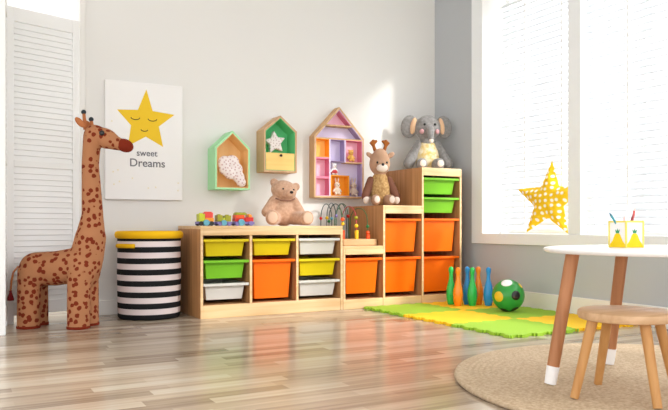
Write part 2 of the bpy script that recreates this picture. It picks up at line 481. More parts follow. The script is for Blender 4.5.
t = thing('laundry_basket', 'black and white striped fabric basket with a yellow rim beside the low cabinet', 'basket', (1.0, 4.035, 0))
MB().lathe([(0, .003), (.168, .003), (.174, .012), (.176, .12), (.179, .26), (.176, .38), (.178, .478), (.172, .478), (.168, .02), (0, .02)], 48).build('basket_body', sm, t, True)
MB().lathe([(.178, .452), (.188, .456), (.192, .472), (.188, .488), (.178, .494), (.168, .490), (.166, .46), (.178, .452)], 48).build('rim', YEL, t, True)
for a in (-150, 30):
    ca = R(a); w = MB()
    w.tube([(.186 * math.cos(ca + q), .186 * math.sin(ca + q), .412 + .0 * abs(q)) for q in [(-.36 + .72 * k / 10) for k in range(11)]], .0125, 10)
    w.build('handle', YEL, t, True)

# ================================================================== CABINETS
PB, PF = 4.232, 3.79       # back and front planes
def cabinet_common(t, ox):
    pass
LP = [1.224, 1.519, 1.817, 2.122]       # low unit panel left edges
PT = .016
FT = lambda x, y, z: (x, y, z)
t = thing('toy_cabinet', 'low pine storage cabinet with three columns of coloured bins', 'cabinet', (1.224, PF, 0))
def cb(name, x0, x1, y0, y1, z0, z1, m, bevel=.002, root=None):
    root = root or t
    l = root.location
    o = MB().box(x0 - l.x, x1 - l.x, y0 - l.y, y1 - l.y, z0, z1).build(name, m, root, bevel=bevel)
    if m is PINE_Z:                      # front edge stays in lit pine, sides carry the painted shade
        o.data.materials.append(PINE_X)
        for p in o.data.polygons:
            if p.normal.y < -.9: p.material_index = 1
    return o
for i, x in enumerate(LP):
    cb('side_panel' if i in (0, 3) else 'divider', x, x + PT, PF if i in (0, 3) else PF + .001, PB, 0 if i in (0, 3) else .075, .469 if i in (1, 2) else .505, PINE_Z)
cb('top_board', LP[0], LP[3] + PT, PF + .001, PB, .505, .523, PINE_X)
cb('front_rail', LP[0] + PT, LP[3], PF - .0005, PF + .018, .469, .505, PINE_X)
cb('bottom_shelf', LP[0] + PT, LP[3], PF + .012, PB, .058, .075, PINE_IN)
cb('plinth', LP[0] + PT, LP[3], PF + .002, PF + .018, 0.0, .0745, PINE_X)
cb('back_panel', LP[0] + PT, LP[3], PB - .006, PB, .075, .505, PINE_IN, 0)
SPX = [2.1405, 2.435, 2.739, 3.057]
TOPS = [.395, .656, .912]
t2 = thing('stepped_toy_cabinet', 'pine stepped storage cabinet rising towards the corner, with orange and green bins', 'cabinet', (SPX[0], PF, 0))
hs = [TOPS[0], TOPS[1], TOPS[2], TOPS[2]]
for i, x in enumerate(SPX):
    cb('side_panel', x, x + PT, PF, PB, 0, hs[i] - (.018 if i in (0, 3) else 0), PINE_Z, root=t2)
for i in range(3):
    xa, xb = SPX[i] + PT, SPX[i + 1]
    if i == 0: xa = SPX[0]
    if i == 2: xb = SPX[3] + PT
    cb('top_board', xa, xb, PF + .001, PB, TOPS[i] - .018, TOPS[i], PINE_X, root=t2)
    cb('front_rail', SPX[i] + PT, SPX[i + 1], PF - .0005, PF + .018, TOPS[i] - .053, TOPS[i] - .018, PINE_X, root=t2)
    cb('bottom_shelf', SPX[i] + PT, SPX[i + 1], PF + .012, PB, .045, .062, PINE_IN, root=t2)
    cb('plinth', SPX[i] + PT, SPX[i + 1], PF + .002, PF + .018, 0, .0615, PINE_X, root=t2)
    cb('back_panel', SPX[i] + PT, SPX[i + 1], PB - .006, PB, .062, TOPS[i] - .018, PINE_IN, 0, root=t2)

# ---- storage bins
BINC = {'yellow': mat('bin_yellow', (220, 198, 14), .4, .3, trans=.12), 'green': mat('bin_green', (122, 192, 40), .4, .3, trans=.12),
        'orange': mat('bin_orange', (255, 116, 0), .4, .3, trans=.12), 'white': mat('bin_white', (212, 210, 204), .35, .5, trans=.12)}
def make_bin(color, w_, h, label, loc, group, runner):
    """tub hanging by its wide rim; origin under the tub's front middle"""
    m_ = BINC[color]
    t = thing('storage_bin', label, 'storage bin', loc, 0, group)
    hw = w_ / 2
    a = MB(); bm = a.bm
    def ring(hx, y0, y1, z): return [bm.verts.new(p) for p in ((-hx, y0, z), (hx, y0, z), (hx, y1, z), (-hx, y1, z))]
    ins = .020
    ob = ring(hw - ins - .012, .046, .385, 0); ot = ring(hw - ins, .03, .40, h - .003)
    it = ring(hw - ins - .004, .034, .396, h - .003); ib = ring(hw - ins - .016, .05, .381, .004)
    bm.faces.new(ob[::-1]); bm.faces.new(ib)
    for A, B in ((ob, ot), (ot, it), (it, ib)):
        for k in range(4): bm.faces.new((A[k], A[(k + 1) % 4], B[(k + 1) % 4], B[k]))
    a.build('tub', m_, t, bevel=.006)
    r = MB(); bm = r.bm
    def ring2(hx, y0, y1, z): return [bm.verts.new(p) for p in ((-hx, y0, z), (hx, y0, z), (hx, y1, z), (-hx, y1, z))]
    o0 = ring2(hw - .003, .004, .425, h - .014); o1 = ring2(hw - .003, .004, .425, h); i1 = ring2(hw - ins - .004, .033, .396, h); i0 = ring2(hw - ins + .001, .029, .401, h - .004); o2 = ring2(hw - .006, .008, .421, h - .014)
    for A, B in ((o0, o1), (o1, i1), (i1, i0), (i0, o2), (o2, o0)):
        for k in range(4): bm.faces.new((A[k], A[(k + 1) % 4], B[(k + 1) % 4], B[k]))
    r.build('rim', m_, t, bevel=.0015)
    return t
def runners(root, xa, xb, z):
    l = root.location
    for x0, x1 in ((xa, xa + .010), (xb - .010, xb)):
        MB().box(x0 - l.x, x1 - l.x, .05, .43, z - .026, z - .0152).build('runner', PINE_IN, root)
RZ = {1: .447, 2: .325, 3: .195}
low = [(0, .447, 'yellow', .098, 'yellow bin at the top left of the low cabinet, above the green bin'),
       (0, .327, 'green', .106, 'green bin in the left column of the low cabinet, between yellow and white'),
       (0, .195, 'white', .095, 'white bin under the green bin in the low cabinet'),
       (1, .447, 'yellow', .098, 'yellow bin above the large orange bin in the low cabinet'),
       (1, .325, 'orange', .232, 'large orange bin in the middle of the low cabinet'),
       (2, .447, 'white', .098, 'white bin at the top of the low cabinet column next to the steps'),
       (2, .323, 'yellow', .104, 'yellow bin between two white bins in the low cabinet'),
       (2, .192, 'white', .098, 'white bin below the yellow bin, low cabinet column next to the steps')]
for c_, z, colr, h, lab in low:
    xa, xb = LP[c_] + PT, LP[c_ + 1]
    make_bin(colr, xb - xa, h, lab, ((xa + xb) / 2, PF, z - h), 'storage bins of the low cabinet', t)
    runners(t, xa, xb, z)
high = [(0, .320, 'orange', .227, 'large orange bin in the lowest step, below the bead maze'),
        (1, .570, 'orange', .218, 'large orange bin in the middle step, just below the plush reindeer'),
        (1, .320, 'orange', .232, 'large orange bin at the bottom of the middle step'),
        (2, .845, 'green', .108, 'upper green bin of the tall column, below the plush elephant'),
        (2, .714, 'green', .103, 'lower green bin of the tall column, just above the orange bins'),
        (2, .572, 'orange', .222, 'large orange bin of the tall column, just under the green bins'),
        (2, .317, 'orange', .238, 'large orange bin at the bottom of the tall column, behind the bowling pins')]
for c_, z, colr, h, lab in high:
    xa, xb = SPX[c_] + PT, SPX[c_ + 1]
    make_bin(colr, xb - xa, h, lab, ((xa + xb) / 2, PF, z - h), 'storage bins of the stepped cabinet', t2)
    runners(t2, xa, xb, z)

# ================================================================== TOY TRAIN (three cars of building blocks)
def C(n, rgb): return mat('toy_' + n, rgb, .35, .5)
T_ = dict(purple=C('purple', (122, 112, 172)), blue=C('light_blue', (96, 166, 186)), red=C('red', (208, 30, 26)), orange=C('orange', (240, 150, 20)),
          yg=C('yellow_green', (196, 204, 30)), olive=C('olive', (160, 158, 24)), black=BLACK, yellow=C('yellow', (242, 200, 30)), green=C('green', (40, 120, 60)),
          coral=C('coral', (232, 74, 60)), dorange=C('deep_orange', (236, 84, 20)))
TZ = .523
def train_car(label, x0, x1, blocks, wheels, hitch):
    y0, y1 = 3.845, 3.905
    t = thing('toy_train_car', label, 'toy train', ((x0 + x1) / 2, 3.875, TZ), 0, 'toy train on the low cabinet')
    L = x1 - x0
    MB().box(-L / 2, L / 2, -.028, .028, .010, .024).build('chassis', T_['purple'], t, bevel=.002)
    if hitch: MB().box(L / 2 - .002, L / 2 + hitch, -.006, .006, .012, .02).build('hitch', T_['purple'], t)
    for u, colr, r in wheels:
        for y in (-.030, .030):
            MB().cyl((u - L / 2, y - .006, r), (u - L / 2, y + .006, r), r, seg=20).build('wheel', T_[colr], t, 'auto')
    for u0, u1, z0, z1, colr in blocks:
        w = MB().box(u0 - L / 2, u1 - L / 2, -.026, .026, z0, z1)
        bo = w.build('block', T_[colr], t, bevel=.0015)
        w = MB(); n = max(1, round((u1 - u0) / .026))
        for k in range(n):
            for y in (-.013, .013):
                uu = u0 + (k + .5) * (u1 - u0) / n - L / 2
                w.cyl((uu, y, z1), (uu, y, z1 + .005), .0075, seg=12)
        if z1 > .05: w.build('stud', T_[colr], bo)
train_car('toy train car with yellow green, red and orange blocks, nearest the striped basket', 1.228, 1.325,
          [(.008, .042, .025, .068, 'yg'), (.043, .090, .046, .076, 'coral'), (.043, .095, .025, .0455, 'orange')],
          [(.016, 'black', .013), (.048, 'blue', .018), (.08, 'black', .013)], .014)
train_car('middle toy train car with small olive blocks', 1.341, 1.432,
          [(.004, .034, .025, .062, 'olive'), (.036, .05, .025, .046, 'yg'), (.052, .086, .025, .060, 'olive')],
          [(.016, 'purple', .012), (.04, 'blue', .017), (.072, 'purple', .012)], .014)
train_car('toy train engine with red blocks and an olive roof, next to the teddy bear', 1.448, 1.572,
          [(.004, .066, .025, .044, 'red'), (.006, .062, .0445, .063, 'dorange'), (.01, .076, .0635, .074, 'olive'), (.068, .118, .025, .050, 'red'), (.088, .108, .0505, .064, 'orange')],
          [(.014, 'purple', .012), (.04, 'blue', .02), (.1, 'purple', .014)], 0)

# ================================================================== PLUSH TOYS
def disc(name, c, r, m, parent, rot=(0, 0, 0)):
    return MB().ell(c, r, rot).build(name, m, parent, True)
# teddy bear
TB = mat('teddy_fur', (205, 168, 142), .95, .1, col2=(186, 146, 120), scale=(60, 60, 60), bump=.35, bscale=170, sheen=.3)
TBL = mat('teddy_light_fur', (218, 186, 162), .95, .1, bump=.3, bscale=170)
t = thing('teddy_bear', 'light brown teddy bear sitting on the low cabinet beside the toy train', 'stuffed animal', (1.84, 4.02, TZ + .001), R(-14))
m = MB()
m.ell((0, 0, .085), (.078, .068, .09)); m.ell((0, 0, .135), (.06, .055, .06))
m.ell((-.002, -.012, .222), (.083, .07, .064), (0, 10, 0))
m.ell((-.062, .0, .272), (.026, .018, .027)); m.ell((.078, .0, .246), (.026, .018, .027))
m.ell((.022, -.068, .2), (.038, .034, .030))
m.cap((-.06, -.01, .155), (-.115, -.03, .085), .036, .032); m.cap((.06, -.01, .15), (.098, -.04, .085), .034, .030)
m.cap((-.06, -.02, .05), (-.095, -.13, .045), .045, .042); m.cap((.06, -.02, .05), (.115, -.12, .042), .045, .040)
m.ell((-.098, -.145, .05), (.042, .022, .048)); m.ell((.12, -.138, .047), (.042, .022, .046))
m.organic('body', TB, t, .006, 5)
disc('nose', (.03, -.1, .206), (.012, .009, .009), BLACK, t)
disc('eye', (-.018, -.076, .228), .0065, BLACK, t); disc('eye', (.048, -.076, .222), .0065, BLACK, t)
disc('paw_pad', (-.098, -.166, .05), (.030, .006, .035), TBL, t); disc('paw_pad', (.12, -.159, .047), (.030, .006, .034), TBL, t)
MB().tube([(-.062, -.056, .17), (-.03, -.066, .158), (.03, -.066, .156), (.06, -.056, .168)], .005).build('ribbon', mat('ribbon_brown', (140, 104, 86), .8, .2), t, True)
# reindeer
RB = mat('reindeer_fur', (182, 146, 120), .95, .1, bump=.3, bscale=170, sheen=.1)
RD = mat('reindeer_dark_fur', (122, 82, 66), .95, .1, bump=.3, bscale=170)
KN = mat('reindeer_knit', (202, 168, 116), .95, .1, col2=(160, 122, 78), scale=(70, 70, 70), bump=.4, bscale=120)
CR = mat('cream_fur', (232, 218, 206), .95, .1)
t = thing('plush_reindeer', 'brown plush reindeer with knitted sweater sitting on the middle step of the cabinet', 'stuffed animal', (2.555, 4.02, TOPS[1] + .001), R(-18)); t.scale = (.93, .95, 1.1)
m = MB()
m.ell((0, 0, .26), (.078, .066, .072)); m.ell((0, -.01, .30), (.06, .055, .055)); m.ell((0, -.05, .24), (.048, .04, .036))
m.cap((0, 0, .19), (0, 0, .21), .04)
m.ell((.084, .01, .315), (.036, .012, .018), (0, -28, 0)); m.ell((-.075, .01, .315), (.03, .012, .016), (0, 28, 0))
m.organic('head', RB, t, .006, 5)
m = MB(); m.ell((0, 0, .095), (.078, .066, .1)); m.ell((0, 0, .16), (.06, .055, .05)); m.organic('sweater', KN, t, .006, 4)
for s_ in (-1, 1):
    a = MB(); a.cap((s_ * .07, -.005, .155), (s_ * .115, -.035, .06), .028, .03); a.organic('arm', RD, t, .006, 3)
    disc('paw', (s_ * .113, -.050, .036), (.024, .024, .024), CR, t)
    l = MB(); l.cap((s_ * .04, -.03, .035), (s_ * .055, -.11, .035), .034, .032); l.organic('leg', RB, t, .006, 3)
    disc('sole', (s_ * .055, -.138, .036), (.020, .008, .021), CR, t)
    disc('eye', (s_ * .036, -.068, .264), .0075, BLACK, t)
    an = MB(); an.tube([(s_ * .03, .005, .335), (s_ * .045, .005, .37), (s_ * .048, .005, .41)], lambda q: .014 - .004 * q, 10); an.tube([(s_ * .043, .005, .37), (s_ * .07, .005, .395)], .011, 10); an.tube([(s_ * .045, .005, .38), (s_ * .02, .005, .405)], .009, 10)
    an.organic('antler', mat('antler_suede', (150, 88, 40), .9, .1), t, .004, 2)
disc('nose', (0, -.092, .25), (.011, .008, .009), BLACK, t)
disc('muzzle', (0, -.066, .232), (.042, .03, .028), CR, t)
# elephant
EG = mat('elephant_fur', (152, 150, 148), .95, .1, col2=(130, 128, 127), scale=(60, 60, 60), bump=.3, bscale=170, sheen=.2)
PC = mat('elephant_ear_lining', (226, 186, 150), .95, .1)
PK = mat('elephant_cheek', (206, 158, 160), .95, .1)
SH = mat('elephant_gold_knit', (214, 184, 104), .9, .1, col2=(236, 226, 200), scale=(38, 38, 38), bump=.3, bscale=150)
t = thing('plush_elephant', 'grey plush elephant in a golden top sitting on top of the tall column', 'stuffed animal', (2.965, 4.04, TOPS[2] + .001), R(-22)); t.scale = (1.03, 1.0, 1.1)
m = MB()
m.ell((0, -.01, .275), (.088, .075, .082)); m.cap((0, 0, .17), (0, 0, .22), .05)
for s_ in (-1, 1):
    m.ell((s_ * .122, .01, .285), (.062, .02, .076), (0, s_ * -12, s_ * 12)); m.ell((s_ * .085, .0, .29), (.03, .025, .05))
m.tube([(0, -.07, .265), (0, -.098, .24), (0, -.108, .205), (0, -.118, .185)], lambda q: .028 - .010 * q, 12)
m.organic('head', EG, t, .006, 4)
m = MB(); m.ell((0, 0, .085), (.088, .07, .1)); m.ell((0, 0, .15), (.065, .055, .05)); m.organic('sweater', SH, t, .006, 4)
for s_ in (-1, 1):
    a = MB(); a.cap((s_ * .065, -.005, .165), (s_ * .135, -.03, .045), .030, .038); a.organic('arm', EG, t, .006, 3)
    l = MB(); l.cap((s_ * .045, -.02, .038), (s_ * .06, -.10, .038), .036, .036); l.organic('leg', EG, t, .006, 3)
    disc('sole', (s_ * .06, -.130, .038), (.022, .008, .022), CR, t)
    disc('ear_lining', (s_ * .098, -.010, .287), (.022, .018, .054), PC, t, (0, s_ * -12, s_ * 12))
    disc('eye', (s_ * .036, -.078, .29), .0085, BLACK, t)
    disc('cheek', (s_ * .054, -.071, .245), (.016, .01, .016), PK, t, (0, 0, s_ * 30))
disc('trunk_tip', (0, -.12, .182), (.016, .012, .016), CR, t)

# ================================================================== WALL HOUSES
def house_shape(w_, he, ha): return [(0, 0), (w_, 0), (w_, he), (w_ / 2, ha), (0, he)]
def house(t, w_, he, ha, dep, th, frame_m, in_m, floor=True):
    """outer shell of boards (frame), inner lining and back; local x right, y into the wall (front = -dep), z up"""
    f = lambda u, v, q: (u, q, v)
    out = house_shape(w_, he, ha)
    k = th / math.cos(math.atan2(ha - he, w_ / 2))
    inn = [(th, th), (w_ - th, th), (w_ - th, he - k * .5 + th * .0), (w_ / 2, ha - k), (th, he - k * .5)]
    names = ['base_board', 'side_board', 'roof_board', 'roof_board', 'side_board']
    for i in range(5):
        j = (i + 1) % 5
        MB().prism([out[i], out[j], inn[j], inn[i]], f, -dep, 0).build(names[i], frame_m, t, bevel=.001)
    # lining
    e = .002
    in2 = [(th + e, th + e), (w_ - th - e, th + e), (w_ - th - e, he - k * .5 - e), (w_ / 2, ha - k - 1.6 * e), (th + e, he - k * .5 - e)]
    for i in range(5):
        j = (i + 1) % 5
        MB().prism([inn[i], inn[j], in2[j], in2[i]], f, -dep + .0015, -.006).build('lining', in_m, t)
    MB().prism(in2, f, -.008, -.001).build('back_board', in_m, t)
    return inn
MINT = mat('mint_paint', (172, 230, 178), .6, .3)
BIRCH = wood('birch_ply', (252, 218, 158), (246, 204, 138), 'z', .6, knots=False)
OAKF = wood('house_wood', (216, 178, 138), (196, 154, 114), 'z', .6, knots=False)
GRN = mat('green_lining', (104, 206, 140), .6, .3)
t = thing('house_shelf', 'mint green house shaped box with a cloud pillow inside, on the wall', 'wall shelf', (1.42, WY, .748), 0, 'house shaped wall shelves')
house(t, .228, .26, .365, .142, .011, MINT, BIRCH)
# cloud pillow inside
m = MB()
for c_, r in (((-.07, .02), .05), ((-.03, .055), .05), ((.02, .03), .05), ((.065, .0), .042), ((.0, -.01), .046), ((.1, -.018), .034), ((-.045, -.01), .044)):
    m.ell((c_[0] * .92, 0, c_[1] * .92), (r * .92, .028, r * .92))
cl = m.organic('cloud_pillow', dots('cloud_print', (240, 230, 228), (206, 176, 176), 48, .2, .28, .9, .6, .1, True), None, .005, 4, (1.42 + .114, WY - .112, .748 + .1135), (0, R(34), 0))
tag(cl, 'white cloud pillow with tiny dots lying in the mint green house shelf', 'pillow')
t = thing('house_shelf', 'wooden house box with a green inside and a drawer, above the teddy bear', 'wall shelf', (1.749, WY, .868), 0, 'house shaped wall shelves')
house(t, .232, .27, .366, .127, .012, OAKF, GRN)
dr = MB().box(.0155, .2165, -.124, -.012, .0145, .125).build('drawer', wood('drawer_front', (252, 216, 136), (246, 204, 120), 'x', .6, knots=False), t, bevel=.0015)
MB().cyl((.116, -.124, .108), (.116, -.136, .108), .006, .009).build('knob', mat('dark_knob', (46, 26, 20), .5, .4), dr, 'auto')
sp = MB(); fz = lambda u, v, q: (u, q, v)
sp.prism(star_poly(.078, .04, 5, 98), fz, -.016, .016)
so = sp.organic('star_cushion', dots('star_print', (238, 228, 226), (206, 184, 184), 55, .2, .28, .9, .6, .1, True), None, .004, 6, (1.749 + .098, WY - .07, .868 + .196), (0, 0, 0))
tag(so, 'white star cushion standing in the green lined house box', 'pillow')
# dollhouse shelf
HB = wood('dollhouse_wood', (214, 176, 132), (196, 156, 112), 'z', .6, knots=False)
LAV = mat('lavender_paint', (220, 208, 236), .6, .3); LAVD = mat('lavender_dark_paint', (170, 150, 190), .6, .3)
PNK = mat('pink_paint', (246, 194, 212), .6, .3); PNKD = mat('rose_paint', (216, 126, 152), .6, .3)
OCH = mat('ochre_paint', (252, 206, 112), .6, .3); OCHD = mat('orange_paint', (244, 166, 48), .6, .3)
dx, dz = 2.135, .713
t = thing('dollhouse_shelf', 'pink and lavender dollhouse shelf with many compartments, on the wall above the bead maze', 'wall shelf', (dx, WY, dz))
DW, DE, DA, DD = .388, .415, .622, .075
house(t, DW, DE, DA, DD, .012, HB, LAV)
def comp(name, x0, x1, z0, z1, backm, sidem, root=t):
    """a painted compartment: back, and four thin faces"""
    w = MB(); w.box(x0, x1, -.0125, -.0085, z0, z1); o = w.build('compartment_back', backm, root)
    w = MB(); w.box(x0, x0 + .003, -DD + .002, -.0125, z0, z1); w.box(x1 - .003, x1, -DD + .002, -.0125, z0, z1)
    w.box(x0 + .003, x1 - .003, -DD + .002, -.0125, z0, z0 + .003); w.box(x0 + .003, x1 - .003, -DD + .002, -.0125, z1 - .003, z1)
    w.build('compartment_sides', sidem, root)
def bd(name, x0, x1, z0, z1, m): return MB().box(x0, x1, -DD + .001, -.009, z0, z1).build(name, m, t)
c0, c1, c2, c3 = .0145, .116, .235, DW - .0145
zs, za = .397, .488
bd('shelf', c0, c3, zs, zs + .010, HB); bd('shelf', .082, DW - .082, za, za + .010, HB)
bd('divider', c1, c1 + .009, .0145, zs, LAV); bd('divider', c2, c2 + .009, .245, zs, LAV)
bd('shelf', c0, c1, .265, .274, PNKD); bd('shelf', c0, c1, .132, .141, PNKD); bd('shelf', c2 + .009, c3, .240, .249, HB)
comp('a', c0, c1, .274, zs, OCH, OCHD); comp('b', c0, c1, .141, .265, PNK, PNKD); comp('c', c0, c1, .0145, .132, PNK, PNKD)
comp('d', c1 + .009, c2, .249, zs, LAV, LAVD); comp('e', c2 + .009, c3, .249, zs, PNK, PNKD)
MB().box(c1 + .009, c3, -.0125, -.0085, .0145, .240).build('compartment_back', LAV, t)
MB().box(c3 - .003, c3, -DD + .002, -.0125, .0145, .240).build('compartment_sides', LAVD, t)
# attic: pink gable back above the upper shelf
MB().prism([(.094, za + .010), (DW - .094, za + .010), (DW / 2, DA - .026)], fz, -.0125, -.0085).build('gable_back', PNK, t)
# rose underside of the right roof board
xs = lambda z: DW / 2 + (DA - .024 - z) * (DW / 2) / (DA - DE)
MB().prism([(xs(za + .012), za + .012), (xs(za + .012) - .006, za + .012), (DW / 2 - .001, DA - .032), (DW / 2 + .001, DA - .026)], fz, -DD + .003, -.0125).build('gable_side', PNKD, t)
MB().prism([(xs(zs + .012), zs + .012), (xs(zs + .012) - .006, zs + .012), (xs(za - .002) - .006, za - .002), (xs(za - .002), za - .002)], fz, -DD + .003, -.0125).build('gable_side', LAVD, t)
ob = MB(); x0, x1, z0, z1 = c1 + .0105, c1 + .155, .0155, .155
ob.box(x0, x0 + .006, -DD + .001, -.013, z0, z1); ob.box(x1 - .006, x1, -DD + .001, -.013, z0, z1); ob.box(x0 + .006, x1 - .006, -DD + .001, -.013, z0, z0 + .004); ob.box(x0 + .006, x1 - .006, -DD + .001, -.013, z1 - .006, z1); ob.box(x0 + .006, x1 - .006, -.018, -.013, z0 + .004, z1 - .006)
ob.build('inner_box', OCHD, t)
def mini(name, label, cat, x, z, s, cm, earm=None, ears='round', extra=None, y=-.045):
    """small stuffed figure: body with head, arms and legs as one skin"""
    t = thing(name, label, cat, (dx + x, WY + y, dz + z), 0, 'small toys in the dollhouse shelf')
    m = MB()
    m.ell((0, 0, .30 * s), (.20 * s, .16 * s, .24 * s)); m.ell((0, -.02 * s, .66 * s), (.2 * s, .17 * s, .19 * s))
    for q in (-1, 1):
        m.cap((q * .15 * s, 0, .42 * s), (q * .27 * s, -.04 * s, .25 * s), .07 * s, .065 * s)
        m.cap((q * .1 * s, -.02 * s, .12 * s), (q * .15 * s, -.14 * s, .085 * s), .09 * s, .085 * s)
        if ears == 'long': m.ell((q * .1 * s, 0, .98 * s), (.05 * s, .035 * s, .19 * s), (0, q * 8, 0))
        else: m.ell((q * .15 * s, 0, .83 * s), (.07 * s, .04 * s, .07 * s))
    m.organic('body', cm, t, max(.0022, .03 * s), 2)
    for q in (-1, 1): MB().ell((q * .075 * s, -.185 * s, .69 * s), .022 * s).build('eye', BLACK, t, True)
    MB().ell((0, -.19 * s, .63 * s), (.035 * s, .022 * s, .025 * s)).build('nose', mat('toy_nose', (120, 66, 60), .6, .3), t, True)
    if extra: extra(t, s)
    return t
def red_skirt(t, s): MB().lathe([(.12 * s, .42 * s), (.225 * s, .30 * s), (.26 * s, .12 * s), (.24 * s, .12 * s), (.1 * s, .40 * s)], 16).build('skirt', mat('toy_skirt', (196, 70, 74), .8, .2), t, True)
mini('plush_mouse', 'small white stuffed mouse in a red skirt above the orange compartment', 'stuffed animal', .168, .156, .098, mat('mini_white', (238, 236, 236), .9, .1), extra=red_skirt)
mini('plush_bunny', 'small cream stuffed bunny in the orange compartment of the dollhouse', 'stuffed animal', .19, .0205, .105, mat('mini_cream', (236, 222, 206), .9, .1), ears='long')
mini('plush_bunny', 'small beige stuffed bunny in the lower right corner of the dollhouse', 'stuffed animal', .322, .0147, .112, mat('mini_beige', (214, 194, 180), .9, .1), ears='long')
mini('plush_bear', 'tiny golden stuffed bear in the pink compartment of the dollhouse', 'stuffed animal', .300, .2525, .098, mat('mini_gold', (222, 172, 92), .9, .1))

# ================================================================== BEAD MAZE
t = thing('bead_maze', 'wire bead maze on a wooden base standing on the lowest step', 'toy', (2.165, 3.84, TOPS[0]))
MB().box(.004, .255, 0, .36, 0, .043).build('base', wood('maze_base', (222, 182, 134), (204, 160, 112), 'x', .5), t, bevel=.006)
WG = mat('wire_slate', (70, 84, 84), .4, .5); WGR = mat('wire_green', (52, 112, 62), .4, .5); WR = mat('wire_red', (190, 60, 64), .4, .5)
def wire(pts, m, beads=()):
    P = [Vector(p) for p in pts]; dense = []
    for i in range(len(P) - 1):     # catmull-rom through the points
        p0, p1, p2, p3 = P[max(i - 1, 0)], P[i], P[i + 1], P[min(i + 2, len(P) - 1)]
        for k in range(8):
            q = k / 8
            dense.append(.5 * ((2 * p1) + (p2 - p0) * q + (2 * p0 - 5 * p1 + 4 * p2 - p3) * q * q + (3 * p1 - p0 - 3 * p2 + p3) * q ** 3))
    dense.append(P[-1])
    o = MB().tube(dense, .0030, 8).build('wire', m, t, True)
    for q, colr, rr in beads:
        p = dense[int(q * (len(dense) - 1))]
        MB().ell(p, rr).build('bead', T_[colr], t, True)
def arch(x, y, x2, y2, h, n=1):
    pts = []
    for k in range(9):
        a = PI * k / 8
        q = (1 - math.cos(a)) / 2
        pts.append((x + (x2 - x) * q, y + (y2 - y) * q, .04 + h * (math.sin(a) ** .45 if 0 < k < 8 else 0)))
    return pts
wire(arch(.018, .335, .105, .335, .235), WG, [(.12, 'red', .011), (.9, 'blue', .011)])
wire(arch(.045, .30, .13, .32, .240), WG, [(.12, 'yellow', .011)])
wire(arch(.080, .335, .165, .30, .236), WG, [(.1, 'green', .011)])
wire(arch(.095, .26, .235, .335, .238), WGR, [(.88, 'red', .012)])
wire(arch(.06, .20, .20, .30, .236), WG, [(.13, 'purple', .011)])
wire(arch(.03, .05, .10, .29, .20), WGR, [(.06, 'dorange', .013), (.10, 'yellow', .012), (.135, 'dorange', .013)])
wire(arch(.125, .04, .16, .30, .215), WR, [(.05, 'yellow', .014), (.09, 'yellow', .013), (.125, 'olive', .012)])
wire(arch(.21, .04, .225, .30, .205), WGR, [(.05, 'dorange', .013), (.09, 'green', .011)])
MB().cyl((.03, .05, .043), (.03, .05, .10), .012).build('bead', T_['dorange'], t, 'auto')
MB().cyl((.125, .04, .043), (.125, .04, .10), .0125).build('bead', T_['yellow'], t, 'auto')
MB().cyl((.21, .04, .043), (.21, .04, .072), .014).build('bead', T_['dorange'], t, 'auto')

# ================================================================== FOAM MAT TILES
MT = .014
XS = [2.285, 2.725, 3.165]; YS_ = [2.455, 2.893, 3.332, 3.770]
def edge(p, q):
    """toothed edge from p to q, the same curve for both neighbours"""
    p, q = Vector(p), Vector(q); d = (q - p); L = d.length; d.normalize(); nrm = Vector((-d.y, d.x))
    n = 9; pts = []
    for k in range(n):
        s0, s1 = (k + .18) / n, (k + .82) / n
        o = .011 if k % 2 == 0 else -.011
        a, b_ = p + d * L * s0, p + d * L * s1
        pts += [a - nrm * o * .0, a - d * .003 + nrm * o, b_ + d * .003 + nrm * o, b_]
    return pts
EH = {(i, j): [Vector((XS[i], YS_[j]))] + edge((XS[i], YS_[j]), (XS[i + 1], YS_[j])) for i in range(2) for j in range(4)}
EV = {(i, j): [Vector((XS[i], YS_[j]))] + edge((XS[i], YS_[j]), (XS[i], YS_[j + 1])) for i in range(3) for j in range(3)}
MG = mat('foam_green', (158, 200, 58), .75, .3, bump=.12, bscale=300); MY = mat('foam_yellow', (255, 206, 40), .75, .3, bump=.12, bscale=300)
TL = {(0, 0): ('green foam tile at the near left corner of the play mat', MG), (1, 0): ('yellow foam tile by the wall, nearest the table and stool', MY),
      (0, 1): ('yellow foam tile on the left side of the play mat, between two green tiles', MY), (1, 1): ('green foam tile under the ball, along the window wall', MG),
      (0, 2): ('green foam tile in front of the stepped cabinet, left of the bowling pins', MG), (1, 2): ('yellow foam tile under the bowling pins in the corner', MY)}
for (i, j), (lab, m_) in TL.items():
    bot = EH[i, j]; rt = EV[i + 1, j]
    e1 = list(bot) + list(rt)
    tp = EH[i, j + 1][1:] + [Vector((XS[i + 1], YS_[j + 1]))]; lf = EV[i, j][1:] + [Vector((XS[i], YS_[j + 1]))]
    poly = e1 + tp[::-1] + lf[::-1]
    cx, cy = (XS[i] + XS[i + 1]) / 2, (YS_[j] + YS_[j + 1]) / 2
    pl = []
    for v in poly:
        u = (v.x - cx, v.y - cy)
        if not pl or (abs(u[0] - pl[-1][0]) + abs(u[1] - pl[-1][1])) > 1e-5: pl.append(u)
    o = MB().prism(pl, lambda u, v, q: (u, v, q), 0, MT).build('foam_tile', m_, None, loc=(cx, cy, .0005))
    tag(o, lab, 'play mat tile', 'foam tiles of the play mat')

